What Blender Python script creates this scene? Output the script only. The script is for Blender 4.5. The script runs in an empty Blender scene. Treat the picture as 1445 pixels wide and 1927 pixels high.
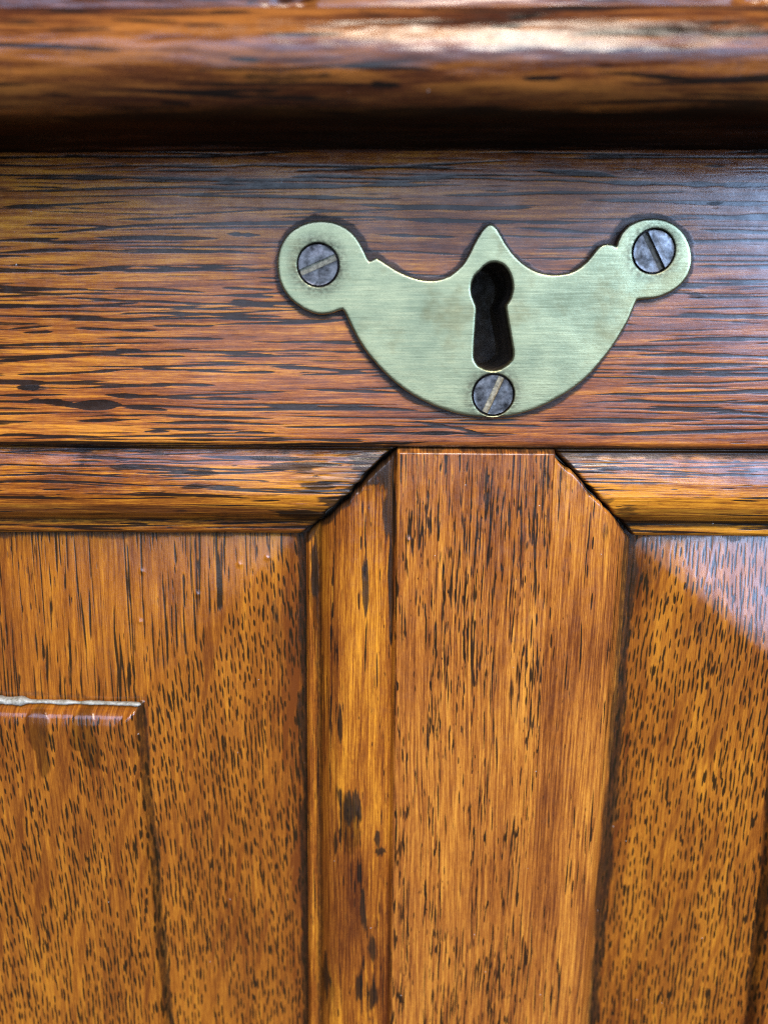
import bpy, bmesh, math
import numpy as np
from mathutils import Matrix, Vector

# ------------------------------------------------------------------ camera, world, lamps, exposure
SC = bpy.context.scene
COL = SC.collection
PITCH = math.radians(14.0)
FPX, CX, CY, DIST = 1448.0, 722.5, 963.5, 145.0          # millimetres in front of the chest
CAMPOS = np.array([0.0, -DIST * math.cos(PITCH), DIST * math.sin(PITCH)])

cam_d = bpy.data.cameras.new("camera")
cam = bpy.data.objects.new("camera", cam_d)
COL.objects.link(cam)
cam.location = CAMPOS / 1000.0
cam.rotation_euler = (math.pi / 2 - PITCH, 0, 0)
cam_d.sensor_fit = 'VERTICAL'
cam_d.sensor_height = 34.6
cam_d.lens = 34.6 * FPX / 1927.0
cam_d.clip_start, cam_d.clip_end = 0.005, 50.0
cam_d.dof.use_dof = True
cam_d.dof.focus_distance = 0.147
cam_d.dof.aperture_fstop = 26.0 / 2.4
SC.camera = cam

world = bpy.data.worlds.new("World")
SC.world = world
world.use_nodes = True
wb = world.node_tree.nodes["Background"]
wb.inputs[0].default_value = (0.80, 0.85, 1.0, 1)
wb.inputs[1].default_value = 0.07


def area_lamp(name, loc, target, size, size_y, power, color):
    d = bpy.data.lights.new(name, 'AREA')
    d.shape = 'RECTANGLE'
    d.size, d.size_y, d.energy, d.color = size, size_y, power, color
    o = bpy.data.objects.new(name, d)
    COL.objects.link(o)
    o.location = loc
    o.rotation_euler = (Vector(target) - Vector(loc)).to_track_quat('-Z', 'Y').to_euler()
    return o


# soft daylight: open sky high in front, a bright opening to the right, daylight overhead, and an added front fill for the plate to reflect
area_lamp("sky_daylight", (0.12, -1.30, 0.78), (0.05, 0, 0.30), 1.8, 0.60, 22.0, (0.50, 0.62, 1.0))
area_lamp("side_daylight", (0.98, -1.22, 0.33), (0, 0, 0.05), 0.80, 0.62, 21.0, (0.36, 0.58, 1.0))
area_lamp("front_fill", (0.26, -1.35, 0.12), (0, 0, 0.03), 1.5, 0.66, 8.0, (0.54, 0.72, 1.0))  # unseen broad lamp added for the brass and rail to reflect
area_lamp("overhead_daylight", (0.19, -0.95, 1.05), (0, 0, 0.0), 0.38, 0.85, 32.0, (1.0, 0.88, 0.72))

SC.view_settings.view_transform = 'Standard'
SC.view_settings.look = 'None'
SC.view_settings.gamma = 1.0
SC.view_settings.use_curve_mapping = False
SC.view_settings.exposure = -0.02
SC.cycles.use_denoising = False
SC.cycles.filter_width = 1.0

# ------------------------------------------------------------------ measuring helpers (everything in mm)
FWD = np.array([0, math.cos(PITCH), -math.sin(PITCH)])
UP = np.array([0, math.sin(PITCH), math.cos(PITCH)])


def P(px, py, y=0.0):
    """point of the photograph on the upright plane Y = y"""
    d = np.array([1.0, 0, 0]) * (px - CX) / FPX - UP * (py - CY) / FPX + FWD
    t = (y - CAMPOS[1]) / d[1]
    return CAMPOS + d * t


class Line:
    """straight edge through two measured points: x as a function of z, or z of x"""
    def __init__(s, a, b): s.a, s.b = a, b
    def x(s, z): return s.a[0] + (z - s.a[2]) * (s.b[0] - s.a[0]) / (s.b[2] - s.a[2])
    def z(s, x): return s.a[2] + (x - s.a[0]) * (s.b[2] - s.a[2]) / (s.b[0] - s.a[0])


RNG = np.random.default_rng(7)
TAB = np.random.default_rng(3).random((257, 257))
TAB[256, :] = TAB[0, :]
TAB[:, 256] = TAB[:, 0]


def vnoise(x, y, seed=0):
    x = np.asarray(x, float) + seed * 17.31
    y = np.asarray(y, float) + seed * 41.77
    xi, yi = np.floor(x), np.floor(y)
    fx, fy = x - xi, y - yi
    fx = fx * fx * (3 - 2 * fx); fy = fy * fy * (3 - 2 * fy)
    xi = xi.astype(int) % 256; yi = yi.astype(int) % 256
    a, b, c, d = TAB[xi, yi], TAB[xi + 1, yi], TAB[xi, yi + 1], TAB[xi + 1, yi + 1]
    return (a * (1 - fx) + b * fx) * (1 - fy) + (c * (1 - fx) + d * fx) * fy


def fbm(x, y, seed=0, octaves=4):
    t, a, n = 0, 0.5, 0
    for k in range(octaves):
        t = t + a * vnoise(np.asarray(x) * 2 ** k, np.asarray(y) * 2 ** k, seed + k)
        n += a; a *= 0.5
    return t / n


def sstep(a, b, x):
    t = np.clip((x - a) / (b - a), 0, 1)
    return t * t * (3 - 2 * t)


class Grain:
    """open pores of the oak, u along the grain and v across it, in mm"""
    def __init__(s, u0, u1, v0, v1, du, dv):
        s.u0, s.v0, s.du, s.dv = u0, v0, du, dv
        s.nu, s.nv = int((u1 - u0) / du) + 2, int((v1 - v0) / dv) + 2
        s.a = np.zeros((s.nu, s.nv), np.float32)
        s.u1, s.v1 = u1, v1

    def streak(s, ua, va, ub, vb, w, strength=1.0, p=2.5, rough=0.35, bow=0.0):
        if ub < ua: ua, va, ub, vb = ub, vb, ua, va
        i0 = max(0, int((ua - s.u0) / s.du)); i1 = min(s.nu, int((ub - s.u0) / s.du) + 2)
        if i1 <= i0 or ub - ua < 1e-6: return
        u = s.u0 + np.arange(i0, i1) * s.du
        t = np.clip((u - ua) / (ub - ua), 0, 1)
        k = RNG.random() * 200
        vc = va + (vb - va) * t + bow * 4 * t * (1 - t) + (vnoise(u * (0.07 if ub - ua > 8 else 0.25), k) - 0.5) * w * (1.2 if ub - ua > 8 else 0.25)
        hw = 0.5 * w * (1 - np.abs(2 * t - 1) ** p) ** 0.8 * (1 - rough + 2 * rough * vnoise(u * (0.3 if ub - ua > 8 else 0.9), k + 9))
        j0 = max(0, int((vc.min() - w - s.v0) / s.dv)); j1 = min(s.nv, int((vc.max() + w - s.v0) / s.dv) + 2)
        if j1 <= j0: return
        v = s.v0 + np.arange(j0, j1) * s.dv
        dist = np.abs(v[None, :] - vc[:, None]) - hw[:, None]
        m = strength * np.clip(0.5 - dist / (1.6 * s.dv), 0, 1) * (hw[:, None] > 0.01)
        s.a[i0:i1, j0:j1] = np.maximum(s.a[i0:i1, j0:j1], m)

    def sample(s, U, V):
        x = np.clip((U - s.u0) / s.du, 0, s.nu - 1.001); y = np.clip((V - s.v0) / s.dv, 0, s.nv - 1.001)
        i, j = x.astype(int), y.astype(int)
        f, g = x - i, y - j
        return ((s.a[i, j] * (1 - f) + s.a[i + 1, j] * f) * (1 - g) + (s.a[i, j + 1] * (1 - f) + s.a[i + 1, j + 1] * f) * g)


def spindles(g, du, dv, lmin, lmax, wmin, wmax, lean, rays, seed, thr=0.30):
    """short lens-shaped pores standing apart from one another, as on a flat-sawn face"""
    nu, nv = int((g.u1 - g.u0) / du) + 1, int((g.v1 - g.v0) / dv) + 1
    I, J = np.meshgrid(np.arange(nu), np.arange(nv), indexing='ij')
    us = g.u0 + (I + 0.5 * (J % 2) + RNG.uniform(-0.42, 0.42, I.shape)) * du
    vs = g.v0 + (J + RNG.uniform(-0.30, 0.30, I.shape)) * dv
    us, vs = us.ravel(), vs.ravel()
    keep = (fbm(us * 0.13, vs * 0.20, seed, 3) + RNG.normal(0, 0.07, us.shape) > thr) & (rays(us, vs) < 0.45)
    for u, v in zip(us[keep], vs[keep]):
        big = fbm(u * 0.05, v * 0.08, seed + 1, 2)
        L = (lmin + (lmax - lmin) * RNG.random() ** 1.3) * (0.65 + 0.8 * big)
        sl = lean * (vnoise(u * 0.025, v * 0.025, seed + 5) - 0.25) + RNG.normal(0, 0.015)
        g.streak(u - L / 2, v - sl * L / 2, u + L / 2, v + sl * L / 2, RNG.uniform(wmin, wmax), RNG.uniform(0.7, 1.0), 2.0, 0.12)


def flecks(g, per_mm2, lmin, lmax, wmin, wmax, slope=0.0, cluster=(0.05, 0.35), thr=0.42, rays=None, seed=1, strength=(0.75, 1.0)):
    """scatter pores; they gather in bands and leave out the medullary rays"""
    n = int(per_mm2 * (g.u1 - g.u0) * (g.v1 - g.v0))
    us = RNG.uniform(g.u0, g.u1, n); vs = RNG.uniform(g.v0, g.v1, n)
    keep = fbm(us * cluster[0], vs * cluster[1], seed, 3) + RNG.normal(0, 0.08, n) > thr
    if rays is not None: keep &= rays(us, vs) < 0.45
    for u, v in zip(us[keep], vs[keep]):
        L = lmin + (lmax - lmin) * RNG.random() ** 2
        w = wmin + (wmax - wmin) * RNG.random()
        sl = slope * (vnoise(u * 0.03, v * 0.03, seed + 5) - 0.3) + RNG.normal(0, 0.02)
        g.streak(u - L / 2, v - sl * L / 2, u + L / 2, v + sl * L / 2, w, RNG.uniform(*strength), 2.2, 0.25)


# ------------------------------------------------------------------ node helpers and materials
class NT:
    def __init__(s, name):
        s.m = bpy.data.materials.new(name); s.m.use_nodes = True
        s.t = s.m.node_tree; s.t.nodes.clear()
        s.out = s.t.nodes.new('ShaderNodeOutputMaterial')
    def n(s, kind, **kw):
        o = s.t.nodes.new('ShaderNode' + kind)
        for k, v in kw.items(): setattr(o, k, v)
        return o
    def put(s, sock, v):
        if isinstance(v, bpy.types.NodeSocket): s.t.links.new(v, sock)
        else: sock.default_value = v
    def math(s, op, a, b=0.0, c=0.0, clamp=False):
        o = s.n('Math', operation=op, use_clamp=clamp)
        s.put(o.inputs[0], a); s.put(o.inputs[1], b); s.put(o.inputs[2], c)
        return o.outputs[0]
    def mix(s, f, a, b, mode='MIX'):
        o = s.n('Mix', data_type='RGBA', blend_type=mode)
        s.put(o.inputs[0], f)
        for k, v in ((6, a), (7, b)):
            s.put(o.inputs[k], v if isinstance(v, bpy.types.NodeSocket) else (*v, 1.0))
        return o.outputs[2]
    def noise(s, vec, scale, detail=3.0, rough=0.55, dist=0.0):
        mp = s.n('Mapping'); s.put(mp.inputs[0], vec); mp.inputs[3].default_value = scale
        o = s.n('TexNoise'); s.t.links.new(mp.outputs[0], o.inputs[0])
        o.inputs['Scale'].default_value = 1.0; o.inputs['Detail'].default_value = detail
        o.inputs['Roughness'].default_value = rough; o.inputs['Distortion'].default_value = dist
        return o.outputs[0]
    def ramp(s, f, stops):
        o = s.n('ValToRGB'); s.put(o.inputs[0], f)
        e = o.color_ramp.elements
        while len(e) < len(stops): e.new(0.5)
        for k, (p, c) in enumerate(stops): e[k].position = p; e[k].color = (*c, 1)
        return o.outputs[0]
    def remap(s, f, a, b, c=0.0, d=1.0, smooth=True):
        o = s.n('MapRange', interpolation_type='SMOOTHSTEP' if smooth else 'LINEAR')
        for k, v in enumerate((f, a, b, c, d)): s.put(o.inputs[k], v)
        return o.outputs[0]


def oak(name, dark, mid, gold, coat_rough=0.2, fibre=2.0, seed=0.0, pore_col=(0.010, 0.007, 0.005), blotch=0.5, fib=0.70, dull=0.4, polish=1.0):
    t = NT(name)
    uv = t.n('UVMap', uv_map='grain').outputs[0]
    at = t.n('Attribute', attribute_name='wear')
    sep = t.n('SeparateColor'); t.t.links.new(at.outputs['Color'], sep.inputs[0])
    pore, grime_shade, tone, stain = sep.outputs[0], sep.outputs[1], sep.outputs[2], at.outputs['Alpha']
    off = t.n('VectorMath', operation='ADD'); t.put(off.inputs[0], uv); off.inputs[1].default_value = (seed * 13.7, seed * 31.1, seed * 5.3)
    v = off.outputs[0]
    n_f = t.noise(v, (0.055, fibre, 1), 5, 0.62)
    n_s = t.noise(v, (0.25, 8.0, 1), 3, 0.6)
    n_b = t.noise(v, (0.022, 0.16, 1), 3, 0.5, 0.4)
    n_p = t.noise(v, (0.5, 0.5, 1), 4, 0.6)
    f = t.math('MULTIPLY_ADD', n_f, fib, 0.35 - 0.5 * fib)
    n_t = t.noise(v, (1.1, 14.0, 1), 2, 0.6)
    f = t.math('MULTIPLY_ADD', n_s, 0.42, f)
    f = t.math('MULTIPLY_ADD', n_t, 0.22, f)
    f = t.math('MULTIPLY_ADD', n_b, blotch, f)
    f = t.math('ADD', f, 0.13 - 0.5 * blotch)
    f = t.math('ADD', f, t.math('SUBTRACT', tone, 0.5))
    f = t.remap(f, 0.62, 0.98, 0, 1, False)
    col = t.ramp(f, [(0.0, dark), (0.42, mid), (0.85, gold), (1.0, tuple(min(1, c * 1.15) for c in gold))])
    # faint blotches of old polish
    col = t.mix(t.remap(n_p, 0.55, 0.78, 0, 0.35), col, tuple(0.55 * c for c in mid))
    # olive varnish runs, dirt together with painted shade, then the open pores
    col = t.mix(t.math('MULTIPLY', stain, 0.9), col, (0.40, 0.42, 0.45), 'MULTIPLY')
    n_g = t.noise(v, (0.35, 2.2, 1), 4, 0.65)
    n_e = t.noise(v, (0.6, 4.0, 1), 3, 0.6)
    n_g = t.math('MULTIPLY_ADD', t.math('SUBTRACT', n_e, 0.5), 0.8, n_g)
    g2 = t.math('ADD', grime_shade, t.math('MULTIPLY', t.math('SUBTRACT', n_g, 0.5), 0.7))
    g2 = t.remap(g2, 0.30, 0.90)
    g2 = t.math('MULTIPLY', g2, t.remap(grime_shade, 0.02, 0.2))
    col = t.mix(t.math('MULTIPLY', g2, 0.86), col, (0.013, 0.010, 0.006))
    p2 = t.math('ADD', pore, t.math('MULTIPLY', t.math('SUBTRACT', n_e, 0.5), 0.28))
    p2 = t.remap(p2, 0.30, 0.70)
    p2 = t.math('MULTIPLY', p2, t.remap(pore, 0.03, 0.15))
    col = t.mix(t.math('MULTIPLY', p2, 0.95), col, pore_col)
    # bits of dust
    vo = t.n('TexVoronoi'); mp = t.n('Mapping'); t.put(mp.inputs[0], v); mp.inputs[3].default_value = (0.30, 0.30, 1)
    t.t.links.new(mp.outputs[0], vo.inputs[0]); vo.inputs['Scale'].default_value = 1.0
    sc = t.n('SeparateColor'); t.t.links.new(vo.outputs['Color'], sc.inputs[0])
    dust = t.math('MULTIPLY', t.remap(vo.outputs['Distance'], 0.022, 0.045, 1, 0), t.math('GREATER_THAN', sc.outputs[0], 0.80))
    col = t.mix(t.math('MULTIPLY', dust, 0.65), col, (0.62, 0.56, 0.48))
    # relief
    h = t.math('MULTIPLY', n_f, 0.30)
    h = t.math('MULTIPLY_ADD', n_s, 0.22, h)
    h = t.math('MULTIPLY_ADD', t.noise(v, (1.6, 2.6, 1), 3, 0.6), 0.25, h)
    h = t.math('MULTIPLY_ADD', p2, -0.15, h)
    h = t.math('MULTIPLY_ADD', dust, 0.6, h)
    h = t.math('MULTIPLY_ADD', t.math('MULTIPLY', g2, t.noise(v, (2.5, 3.5, 1), 3, 0.7)), 0.9, h)
    bp = t.n('Bump'); bp.inputs['Strength'].default_value = 1.0; bp.inputs['Distance'].default_value = 0.00005
    t.put(bp.inputs['Height'], h)
    bs = t.n('BsdfPrincipled')
    t.put(bs.inputs['Base Color'], col)
    bs.inputs['Roughness'].default_value = 0.55
    bs.inputs['Specular IOR Level'].default_value = 0.0
    worn = t.remap(t.noise(v, (0.05, 0.09, 1), 5, 0.7, 0.6), 0.38, 0.62, 0.62 * polish, polish)
    t.put(bs.inputs['Coat Weight'], t.math('MULTIPLY', worn, t.math('SUBTRACT', 1.0, t.math('MULTIPLY', g2, dull))))
    cr = t.remap(n_p, 0.3, 0.75, coat_rough * 0.75, coat_rough * 1.5)
    t.put(bs.inputs['Coat Roughness'], t.math('ADD', cr, t.math('MULTIPLY', g2, 0.12)))
    bs.inputs['Coat IOR'].default_value = 1.6
    t.put(bs.inputs['Normal'], bp.outputs[0]); t.put(bs.inputs['Coat Normal'], bp.outputs[0])
    t.t.links.new(bs.outputs[0], t.out.inputs[0])
    return t.m


DARK, MID, GOLD = (0.080, 0.020, 0.005), (0.27, 0.077, 0.009), (0.60, 0.232, 0.018)
M_RAIL = oak("oak_rail", (0.11, 0.028, 0.010), (0.31, 0.087, 0.015), (0.62, 0.232, 0.024), 0.21, 1.7, 1, blotch=0.3)
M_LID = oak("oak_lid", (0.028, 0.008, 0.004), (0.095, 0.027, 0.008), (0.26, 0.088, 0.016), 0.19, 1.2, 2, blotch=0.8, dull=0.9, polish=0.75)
M_MOULD = oak("oak_moulding", DARK, MID, GOLD, 0.20, 2.2, 3, blotch=0.35)
M_STILE = oak("oak_stile", (0.12, 0.032, 0.008), (0.33, 0.102, 0.015), (0.60, 0.240, 0.030), 0.22, 2.6, 4, (0.013, 0.008, 0.004), 0.22)
M_PANEL = oak("oak_panel", (0.13, 0.034, 0.006), (0.30, 0.094, 0.010), (0.51, 0.193, 0.016), 0.16, 1.6, 5, (0.016, 0.010, 0.004), 0.22, 0.5)


def brass_material(centres):
    t = NT("aged_brass")
    tc = t.n('TexCoord').outputs['Object']
    mm = t.n('VectorMath', operation='SCALE'); t.put(mm.inputs[0], tc); mm.inputs['Scale'].default_value = 1000.0
    v = mm.outputs[0]
    n1 = t.noise(v, (0.10, 0.10, 0.12), 4, 0.6)
    n2 = t.noise(v, (0.12, 1, 3.2), 4, 0.65)
    n3 = t.noise(v, (1.4, 1, 1.8), 4, 0.65)
    col = t.ramp(t.math('MULTIPLY_ADD', n2, 0.5, t.math('MULTIPLY', n1, 0.75)),
                 [(0.36, (0.15, 0.160, 0.084)), (0.55, (0.27, 0.285, 0.160)), (0.74, (0.42, 0.41, 0.22))])
    # tarnish about the screws and freckles
    tar = None
    for (c, r) in centres:
        d = t.n('VectorMath', operation='DISTANCE'); t.put(d.inputs[0], v); d.inputs[1].default_value = tuple(c)
        k = t.remap(d.outputs['Value'], r * 1.0, r * 1.75, 1, 0)
        tar = k if tar is None else t.math('MAXIMUM', tar, k)
    tar = t.math('MULTIPLY', tar, t.remap(n3, 0.25, 0.65))
    fr = t.remap(n3, 0.66, 0.74, 0, 0.6)
    col = t.mix(t.math('MULTIPLY', tar, 0.75), col, (0.042, 0.034, 0.020))
    col = t.mix(fr, col, (0.07, 0.05, 0.02))
    n4 = t.noise(v, (0.055, 0.055, 0.07), 4, 0.7)
    col = t.mix(t.remap(n4, 0.52, 0.66, 0, 0.5), col, (0.19, 0.145, 0.055))
    sc1 = t.noise(v, (0.10, 1, 5.5), 2, 0.5, 0.3)
    col = t.mix(t.remap(sc1, 0.58, 0.66, 0, 0.7), col, (0.36, 0.36, 0.20))
    sc2 = t.noise(v, (0.16, 1, 7.5), 2, 0.5, 0.3)
    col = t.mix(t.remap(sc2, 0.62, 0.70, 0, 0.4), col, (0.06, 0.055, 0.025))
    bp = t.n('Bump'); bp.inputs['Strength'].default_value = 0.8; bp.inputs['Distance'].default_value = 0.00003
    h = t.math('MULTIPLY_ADD', t.noise(v, (0.22, 1, 7.0), 3, 0.6), 0.5, t.math('MULTIPLY', n3, 0.7))
    h = t.math('MULTIPLY_ADD', n1, 2.5, h)
    t.put(bp.inputs['Height'], h)
    bs = t.n('BsdfPrincipled')
    t.put(bs.inputs['Base Color'], col)
    bs.inputs['Metallic'].default_value = 0.85
    t.put(bs.inputs['Roughness'], t.math('ADD', t.remap(n2, 0.3, 0.7, 0.19, 0.34), t.math('MULTIPLY', tar, 0.15)))
    t.put(bs.inputs['Normal'], bp.outputs[0])
    t.t.links.new(bs.outputs[0], t.out.inputs[0])
    return t.m


def rough_metal(name, c0, c1, metallic, rough, scale, bump=0.00004):
    t = NT(name)
    tc = t.n('TexCoord').outputs['Object']
    mm = t.n('VectorMath', operation='SCALE'); t.put(mm.inputs[0], tc); mm.inputs['Scale'].default_value = 1000.0
    n1 = t.noise(mm.outputs[0], (scale, scale, scale), 4, 0.65)
    n2 = t.noise(mm.outputs[0], (scale * 3, scale * 3, scale * 3), 3, 0.6)
    bs = t.n('BsdfPrincipled')
    t.put(bs.inputs['Base Color'], t.ramp(n1, [(0.32, c0), (0.68, c1)]))
    bs.inputs['Metallic'].default_value = metallic
    t.put(bs.inputs['Roughness'], t.remap(n2, 0.3, 0.7, rough * 0.75, rough * 1.25))
    bp = t.n('Bump'); bp.inputs['Strength'].default_value = 0.9; bp.inputs['Distance'].default_value = bump
    t.put(bp.inputs['Height'], t.math('ADD', n1, t.math('MULTIPLY', n2, 0.5)))
    t.put(bs.inputs['Normal'], bp.outputs[0])
    t.t.links.new(bs.outputs[0], t.out.inputs[0])
    return t.m


M_IRON = rough_metal("steel_screw", (0.030, 0.028, 0.027), (0.19, 0.180, 0.175), 0.9, 0.32, 0.7)
M_SLOT = rough_metal("slot_dirt", (0.10, 0.085, 0.05), (0.38, 0.33, 0.21), 0.2, 0.6, 1.5)
M_SLOTDARK = rough_metal("slot_black", (0.02, 0.018, 0.014), (0.09, 0.08, 0.05), 0.2, 0.6, 1.5)
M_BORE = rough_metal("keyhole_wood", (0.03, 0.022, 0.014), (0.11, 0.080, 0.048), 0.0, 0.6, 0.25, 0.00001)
M_PUTTY = rough_metal("putty", (0.14, 0.125, 0.085), (0.42, 0.41, 0.35), 0.0, 0.45, 1.0, 0.00015)

# ------------------------------------------------------------------ object helpers
ZB = P(722, 1927)[2] - 90.0
chest = bpy.data.objects.new("oak_chest", None)
COL.objects.link(chest)
chest.location = (0, 0, ZB / 1000.0)
chest["label"] = "brown oak chest front with moulded lid, fielded panels and brass keyhole plate"
chest["category"] = "chest"


def adopt(o, parent):
    o.parent = parent
    p, z = parent, 0
    o.matrix_parent_inverse = Matrix.Translation((0, 0, -ZB / 1000.0)) if parent is chest else Matrix.Identity(4)
    return o


def mesh_object(name, me, mats, parent, label=None):
    for m in mats: me.materials.append(m)
    o = bpy.data.objects.new(name, me)
    COL.objects.link(o)
    adopt(o, parent)
    if label: o["label"] = label
    return o


def grid_object(name, XYZ, U, V, wear, mat, parent, skirt=None, keep=None, label=None):
    """XYZ (nu,nv,3) in mm; wear (nu,nv,4); skirt = depth to which the borders are drawn back"""
    nu, nv = U.shape
    idx = np.arange(nu * nv).reshape(nu, nv)
    q = np.stack([idx[:-1, :-1], idx[1:, :-1], idx[1:, 1:], idx[:-1, 1:]], -1).reshape(-1, 4)
    if keep is not None: q = q[keep.reshape(-1)]
    co = XYZ.reshape(-1, 3).astype(np.float64)
    uv = np.stack([U, V], -1).reshape(-1, 2)
    wr = wear.reshape(-1, 4)
    if skirt is not None:
        ring = np.concatenate([idx[:, 0], idx[-1, 1:], idx[::-1, -1][1:], idx[0, ::-1][1:-1]])
        base = len(co)
        low = co[ring].copy(); low[:, 1] = skirt
        co = np.concatenate([co, low]); uv = np.concatenate([uv, uv[ring]]); wl = wr[ring].copy(); wl[:, 1] = np.maximum(wl[:, 1], 0.6)
        wr = np.concatenate([wr, wl])
        k = np.arange(len(ring)); kn = (k + 1) % len(ring)
        q = np.concatenate([q, np.stack([ring[kn], ring[k], base + k, base + kn], -1)])
    # drop unused vertices
    used = np.unique(q); remap = np.full(len(co), -1); remap[used] = np.arange(len(used))
    q, co, uv, wr = remap[q], co[used], uv[used], wr[used]
    # faces should look towards -Y
    a, b, c = co[q[:, 0]], co[q[:, 1]], co[q[:, 2]]
    if np.cross(b - a, c - a)[:, 1].sum() > 0: q = q[:, ::-1]
    me = bpy.data.meshes.new(name)
    me.vertices.add(len(co)); me.vertices.foreach_set("co", (co / 1000.0).astype(np.float32).ravel())
    me.loops.add(len(q) * 4); me.loops.foreach_set("vertex_index", q.astype(np.int32).ravel())
    me.polygons.add(len(q)); me.polygons.foreach_set("loop_start", np.arange(0, len(q) * 4, 4, dtype=np.int32))
    me.update(calc_edges=True)
    me.polygons.foreach_set("use_smooth", np.ones(len(q), bool))
    lay = me.uv_layers.new(name="grain")
    lay.data.foreach_set("uv", uv[q.ravel()].astype(np.float32).ravel())
    at = me.attributes.new("wear", 'FLOAT_COLOR', 'POINT')
    at.data.foreach_set("color", wr.astype(np.float32).ravel())
    me.update()
    return mesh_object(name, me, [mat], parent, label)


def wear_of(pore, grime_shade=0.0, tone=0.5, stain=0.0):
    w = np.zeros(pore.shape + (4,))
    w[..., 0] = pore; w[..., 1] = np.clip(grime_shade, 0, 1); w[..., 2] = tone; w[..., 3] = np.clip(stain, 0, 1)
    return w


def blob(X, Z, px, py, rx, rz, depth=0.0, soft=0.5, seed=0, rag=1.1, along=None):
    """irregular stain; centre in photograph pixels, radii in mm"""
    c = P(px, py, depth)
    along = along or ('x' if rx > rz else 'z')
    kx, kz = ((0.16, 2.2) if along == 'x' else (2.2, 0.16)) if rag > 0.6 else (0.5, 0.5)
    d = np.sqrt(((X - c[0]) / rx) ** 2 + ((Z - c[2]) / rz) ** 2) + (fbm(X * kx, Z * kz, seed + 3, 3) - 0.5) * rag * (1.7 if rag > 0.6 else 1)
    return 1 - sstep(1 - soft, 1 + soft * 0.3, d)


def poly_dist(X, Z, poly):
    """signed distance (mm), negative inside"""
    x, z = X.ravel(), Z.ravel()
    best = np.full(x.shape, 1e9); inside = np.zeros(x.shape, bool)
    for k in range(len(poly)):
        (x0, z0), (x1, z1) = poly[k - 1], poly[k]
        ex, ez = x1 - x0, z1 - z0
        t = np.clip(((x - x0) * ex + (z - z0) * ez) / (ex * ex + ez * ez + 1e-12), 0, 1)
        best = np.minimum(best, (x - x0 - t * ex) ** 2 + (z - z0 - t * ez) ** 2)
        cr = ((z0 > z) != (z1 > z))
        xi = x0 + (z - z0) * ex / (ez if abs(ez) > 1e-12 else 1e-12)
        inside ^= cr & (x < xi)
    d = np.sqrt(best)
    return np.where(inside, -d, d).reshape(X.shape)


# ------------------------------------------------------------------ escutcheon outline (traced)
def zoomed(pts, x0, y0, s): return [(x0 + x / s, y0 + y / s) for x, y in pts]

OUT = zoomed([(745, 68), (757, 74), (770, 90), (790, 125), (815, 160), (845, 190), (880, 213), (920, 226), (960, 228), (1000, 220), (1030, 203),
  (1055, 180), (1075, 155), (1090, 138), (1108, 131), (1128, 132), (1142, 139), (1147, 122), (1163, 92), (1188, 69), (1220, 55), (1258, 50),
  (1295, 55), (1330, 72), (1358, 100), (1375, 135), (1382, 175), (1377, 213), (1360, 247), (1332, 275), (1297, 295), (1262, 306), (1232, 308),
  (1208, 311), (1198, 335), (1182, 372), (1160, 412), (1130, 460), (1095, 505), (1055, 550), (1010, 588), (960, 620), (905, 648), (850, 667),
  (800, 678), (750, 683), (700, 680), (650, 673), (600, 659), (550, 639), (500, 613), (455, 582), (415, 547), (375, 504), (340, 459), (314, 415),
  (297, 380), (285, 355), (276, 341), (262, 345), (238, 353), (205, 356), (175, 349), (145, 334), (115, 311), (90, 279), (75, 244), (69, 205),
  (71, 165), (83, 130), (106, 97), (141, 73), (180, 60), (220, 58), (260, 66), (298, 87), (325, 118), (343, 150), (354, 173), (362, 185),
  (384, 174), (410, 190), (440, 210), (475, 228), (510, 240), (545, 246), (580, 244), (610, 234), (635, 217), (658, 194), (675, 165), (695, 125),
  (715, 92), (732, 73)], 480, 380, 1.680)
KEY = zoomed([(432, 452), (475, 458), (515, 478), (550, 515), (575, 560), (592, 615), (597, 680), (588, 740), (568, 795), (540, 840), (536, 870),
  (545, 930), (560, 1020), (578, 1120), (592, 1200), (602, 1280), (590, 1335), (555, 1375), (505, 1408), (450, 1428), (400, 1428), (340, 1412),
  (290, 1385), (262, 1345), (250, 1295), (254, 1200), (262, 1080), (270, 960), (274, 880), (268, 838), (248, 790), (232, 735), (227, 680),
  (238, 620), (262, 570), (300, 535), (340, 490), (385, 462)], 840, 400, 4.817)
PLATE_Y = -2.0                                                  # front of the plate
def outline_mm(pts, y): return [tuple(P(a, b, y)[[0, 2]]) for a, b in pts]
OUT_MM, KEY_MM = outline_mm(OUT, PLATE_Y), outline_mm(KEY, PLATE_Y)
SCREWS = [(598.5, 498.5, 39, 23, M_SLOT), (1230, 472.5, 40, -60, M_SLOTDARK), (928, 743, 39, 66, M_SLOT)]

# ------------------------------------------------------------------ edges of the frame (traced)
RAIL_LOW = Line(P(0, 838), P(1445, 848))
FACE_L = Line(P(747, 846), P(733, 1927))
FACE_R = Line(P(1045, 850), P(985, 1927))
EDGE_Y = 7.4                                                     # where the mouldings end, in front of the panels
PAN_Y = 10.8
TOP_L = Line(P(0, 1001, EDGE_Y), P(575, 1003, EDGE_Y))
TOP_R = Line(P(1185, 1006, EDGE_Y), P(1445, 1008, EDGE_Y))
SIDE_L = Line(P(573, 1003, EDGE_Y), P(580, 1927, EDGE_Y))
SIDE_R = Line(P(1184, 1006, EDGE_Y), P(1108, 1927, EDGE_Y))
XW = 150.0
ZBOT = ZB
ZU = P(722, 292, 0)[2]                                           # underside of the lid

# ------------------------------------------------------------------ top rail
def axis(a, b, step, fine=()):
    """sample positions from a to b, finer inside the given intervals"""
    out, x = [a], a
    while x < b:
        s = step
        for lo, hi, st in fine:
            if lo - step < x < hi: s = min(s, st)
        x += s; out.append(x)
    out[-1] = b
    return np.array(out)

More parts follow.
